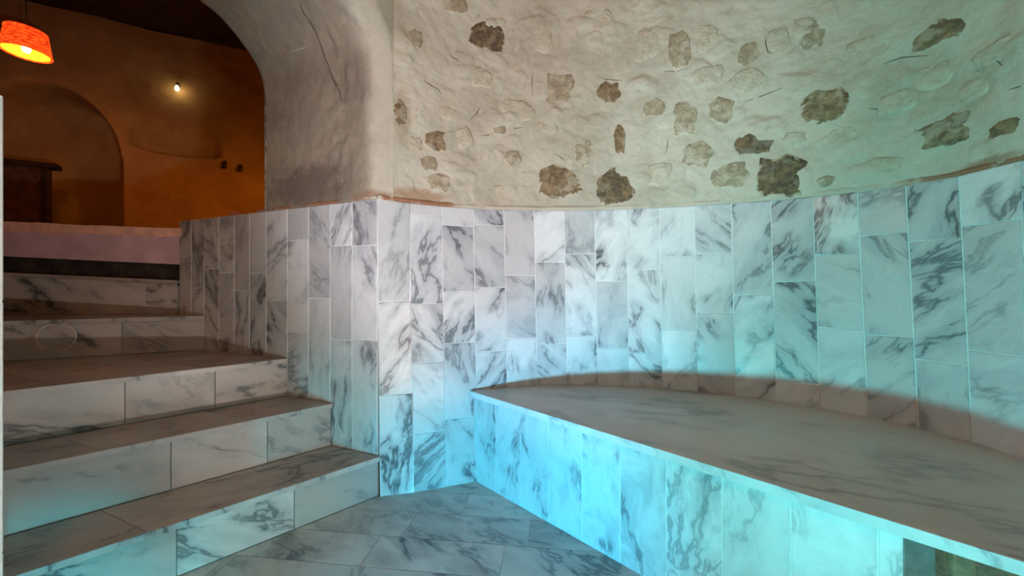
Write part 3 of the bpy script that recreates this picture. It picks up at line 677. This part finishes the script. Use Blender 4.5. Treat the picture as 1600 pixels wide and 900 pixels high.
def wicker_lamp(loc, rb, top, label, col, watt, group='wicker pendant lamps'):
    root = empty('wicker_lamp', loc); tag(root, label, 'lamp', group)
    ht = rb*1.27; rt = rb*.82; pass
    rows = 15; prof = []
    for k in range(rows*4+1):
        f = k/(rows*4); prof.append((rb+(rt-rb)*f+.0035*math.sin(f*rows*2*math.pi), ht*(f-.5)))
    T = Matrix.Translation(loc)
    vs, fs = [], []; n = 56; m = len(prof)
    for i in range(n):
        a = 2*math.pi*i/n; ph = (i % 2)*2-1
        for k, (r, z) in enumerate(prof):
            f = k/(m-1); r2 = rb+(rt-rb)*f+.0045*math.sin(f*rows*2*math.pi)*ph; vs.append((r2*math.cos(a), r2*math.sin(a), z))
    for i in range(n):
        j = (i+1) % n
        for k in range(m-1): fs.append([i*m+k, j*m+k, j*m+k+1, i*m+k+1])
    shade = link('shade', mesh('shade', vs, fs, True), M_WICK, root, T)
    lathe('shade_lining', [(rb-.012, -ht/2+.002), ((rb+rt)/2-.012, 0), (rt-.012, ht/2-.004), (.03, ht/2-.003)], M_WIN, shade, T, 40)
    for r, z in ((rb, -ht/2), (rt, ht/2)):
        pts = [Vector(loc)+Vector((r*math.cos(a), r*math.sin(a), z)) for a in np.linspace(0, 2*math.pi, 33)]
        tube('rim_ring', pts, .006, M_WICK, shade, 6)
    bz = -ht*.30
    bulb = lathe('bulb', [(.001, bz-.036), (.018, bz-.03), (.028, bz-.01), (.027, bz+.008), (.016, bz+.03), (.013, bz+.05), (.001, bz+.05)], M_BULB, root, T, 20)
    lathe('socket', [(.001, bz+.05), (.017, bz+.05), (.017, bz+.10), (.001, bz+.10)], M_CORD, bulb, T, 14)
    tube('cord', [Vector(loc)+Vector((0, 0, bz+.1)), Vector((loc[0], loc[1], top))], .004, M_CORD, root)
    l = lamp('POINT', (loc[0], loc[1], loc[2]-ht*.55), None, col, watt, .06, name='lamp_light')
    return root
Zl = 3.3; lc = at_y(41, 66, Zl)
wicker_lamp(tuple(lc), .148, CZ, 'glowing orange red wicker pendant lamp hanging beyond the arch', (1.0, .30, .05), 4)
wicker_lamp((-1.75, 3.55, 2.62), .148, CZ, 'wicker pendant lamp hidden behind the arch pier', (1.0, .33, .02), 38)
wicker_lamp((-.15, -.35, 2.75), .148, 3.38, 'wicker pendant lamp under the dome above the viewer', (1.0, .58, .36), 17)

# ---------------------------------------------------------------- small things in the dim room
s, z = on_wall(280, 143); pb = W0+WD*s+WN*.075
sc = empty('wall_lamp', (pb.x, pb.y, z)); tag(sc, 'small bare glowing bulb fixed on the ochre wall', 'lamp')
Mw = Matrix.Translation((pb.x, pb.y, z))
lathe('bulb', [(.001, -.028), (.016, -.022), (.022, 0), (.016, .022), (.010, .034), (.001, .034)], glow('wall_bulb_glow', (1.0, .72, .36), 14), sc, Mw, 18)
lathe('holder', [(.001, .034), (.014, .034), (.014, .065), (.001, .065)], M_CORD, sc, Mw, 14)
tube('bracket', [Vector((pb.x, pb.y, z+.06)), Vector((pb.x-WN.x*.04, pb.y-WN.y*.04, z+.07)), Vector((pb.x-WN.x*.10, pb.y-WN.y*.10, z+.05))], .006, M_CORD, sc)
lamp('POINT', (pb.x+WN.x*.05, pb.y+WN.y*.05, z), None, (1.0, .6, .25), .10, .03, name='wall_lamp_light')
# pink block on the rim of the stair wall
p, s = at_line(368, C0-ACROSS*.05, CH); 
M_SOAP = plain('pink_block', (.62, .30, .20), .6, .08, 40)
u = CH*.017; vv = ACROSS*.02
bl = prism('small_block', [p-u-vv, p+u-vv, p+u*.9+vv, p-u*.9+vv], RIM, RIM+.032, M_SOAP)
bm = bmesh.new(); bm.from_mesh(bl.data); bmesh.ops.bevel(bm, geom=bm.edges[:], offset=.005, segments=2, affect='EDGES'); bm.to_mesh(bl.data); bm.free()
tag(bl, 'small pinkish block on the rim beside the arch', 'block')
# dark cabinet in the alcove
cp_, cs = at_line(72, W0-WN*.12, WD); M_WOOD = plain('dark_cabinet_wood', (.09, .05, .035), .7, .2, 10)
cab = empty('cabinet', (*cp_, FLZ)); tag(cab, 'dark wooden cabinet with overhanging top inside the arched alcove', 'cabinet')
zt = zat(262, cp_.y); c0 = cp_; c1 = cp_+WD*.44
prism('body', [c0, c1, c1-WN*.10, c0-WN*.10], FLZ, zt, M_WOOD, cab)
t0, t1 = c0-WD*.07+WN*.03, c1+WD*.05+WN*.03
prism('top', [t0, t1, t1-WN*.15, t0-WN*.15], zt, zt+.05, plain('dark_cabinet_top', (.03, .018, .012), .7, .2, 10), cab)
prism('corner_post', [c0+WN*.012-WD*.004, c0+WN*.012+WD*.035, c0+WD*.035+WN*.001, c0-WD*.004+WN*.001], FLZ, zt, plain('dark_cabinet_post', (.02, .012, .01), .7, .2, 10), cab)
dd = [c0+WN*.008+WD*.06, c0+WN*.008+WD*.40]
slab('door', [V(*dd[0], FLZ+.05), V(*dd[1], FLZ+.05), V(*dd[1], zt-.04), V(*dd[0], zt-.04)], WN.to_3d(), .007, M_WOOD, cab, 0, .002)
M_IRON = plain('dark_iron', (.03, .022, .018), .5)
for (px, py, hgt, lab) in ((352, 258, .10, 'dark stub on the ochre wall nearer the hollow'), (376, 263, .085, 'dark stub on the ochre wall nearer the arch pier')):
    s, z = on_wall(px, py); p = W0+WD*s; hgt *= K
    pg = tube('wall_peg', [V(p.x-WN.x*.05, p.y-WN.y*.05, z+hgt*.5), V(p.x+WN.x*.03, p.y+WN.y*.03, z+hgt*.2), V(p.x+WN.x*.05, p.y+WN.y*.05, z-hgt*.4)], [.012, .022, .026], M_IRON, None, 8)
    tag(pg, lab, 'peg', 'stubs on the ochre wall')

# ---------------------------------------------------------------- pool lamps in the wall behind the viewer
M_STEEL = plain('lamp_steel', (.55, .56, .57), .3, .05, 40)
LAB = ['white pool lamp low in the wall behind the viewer', 'sea green pool lamp between the white and the blue lamps', 'blue pool lamp low in the wall facing the bench', 'cyan pool lamp nearest the stairs', 'added warm white lamp low in the wall brightening the stairs', 'cyan pool lamp next to the warm white one']
for k, (p, a, c, e, sz, bl) in enumerate(POOL_LIGHTS):
    ii = min(np.linspace(18, NR, 400), key=lambda i: np.hypot(*(wall_pt(i, p[2]).xy-Vector(p[:2])))); wp = wall_pt(ii, p[2]); n = wall_n(ii, p[2]).normalized()
    x = Vector((0, 0, 1)).cross(n).normalized(); y = n.cross(x)
    M = Matrix(((x.x, y.x, n.x, wp.x), (x.y, y.y, n.y, wp.y), (x.z, y.z, n.z, wp.z), (0, 0, 0, 1)))
    root = empty('pool_lamp', wp); tag(root, LAB[k], 'lamp', 'pool lamps')
    lathe('housing', [(.0, .0), (.075, .0), (.075, .012), (.060, .018), (.055, .012)], M_STEEL, root, M, 28)
    lathe('lens', [(.0, .016), (.035, .015), (.055, .011)], glow('pool_lens_%d' % k, c, 60), root, M, 24)
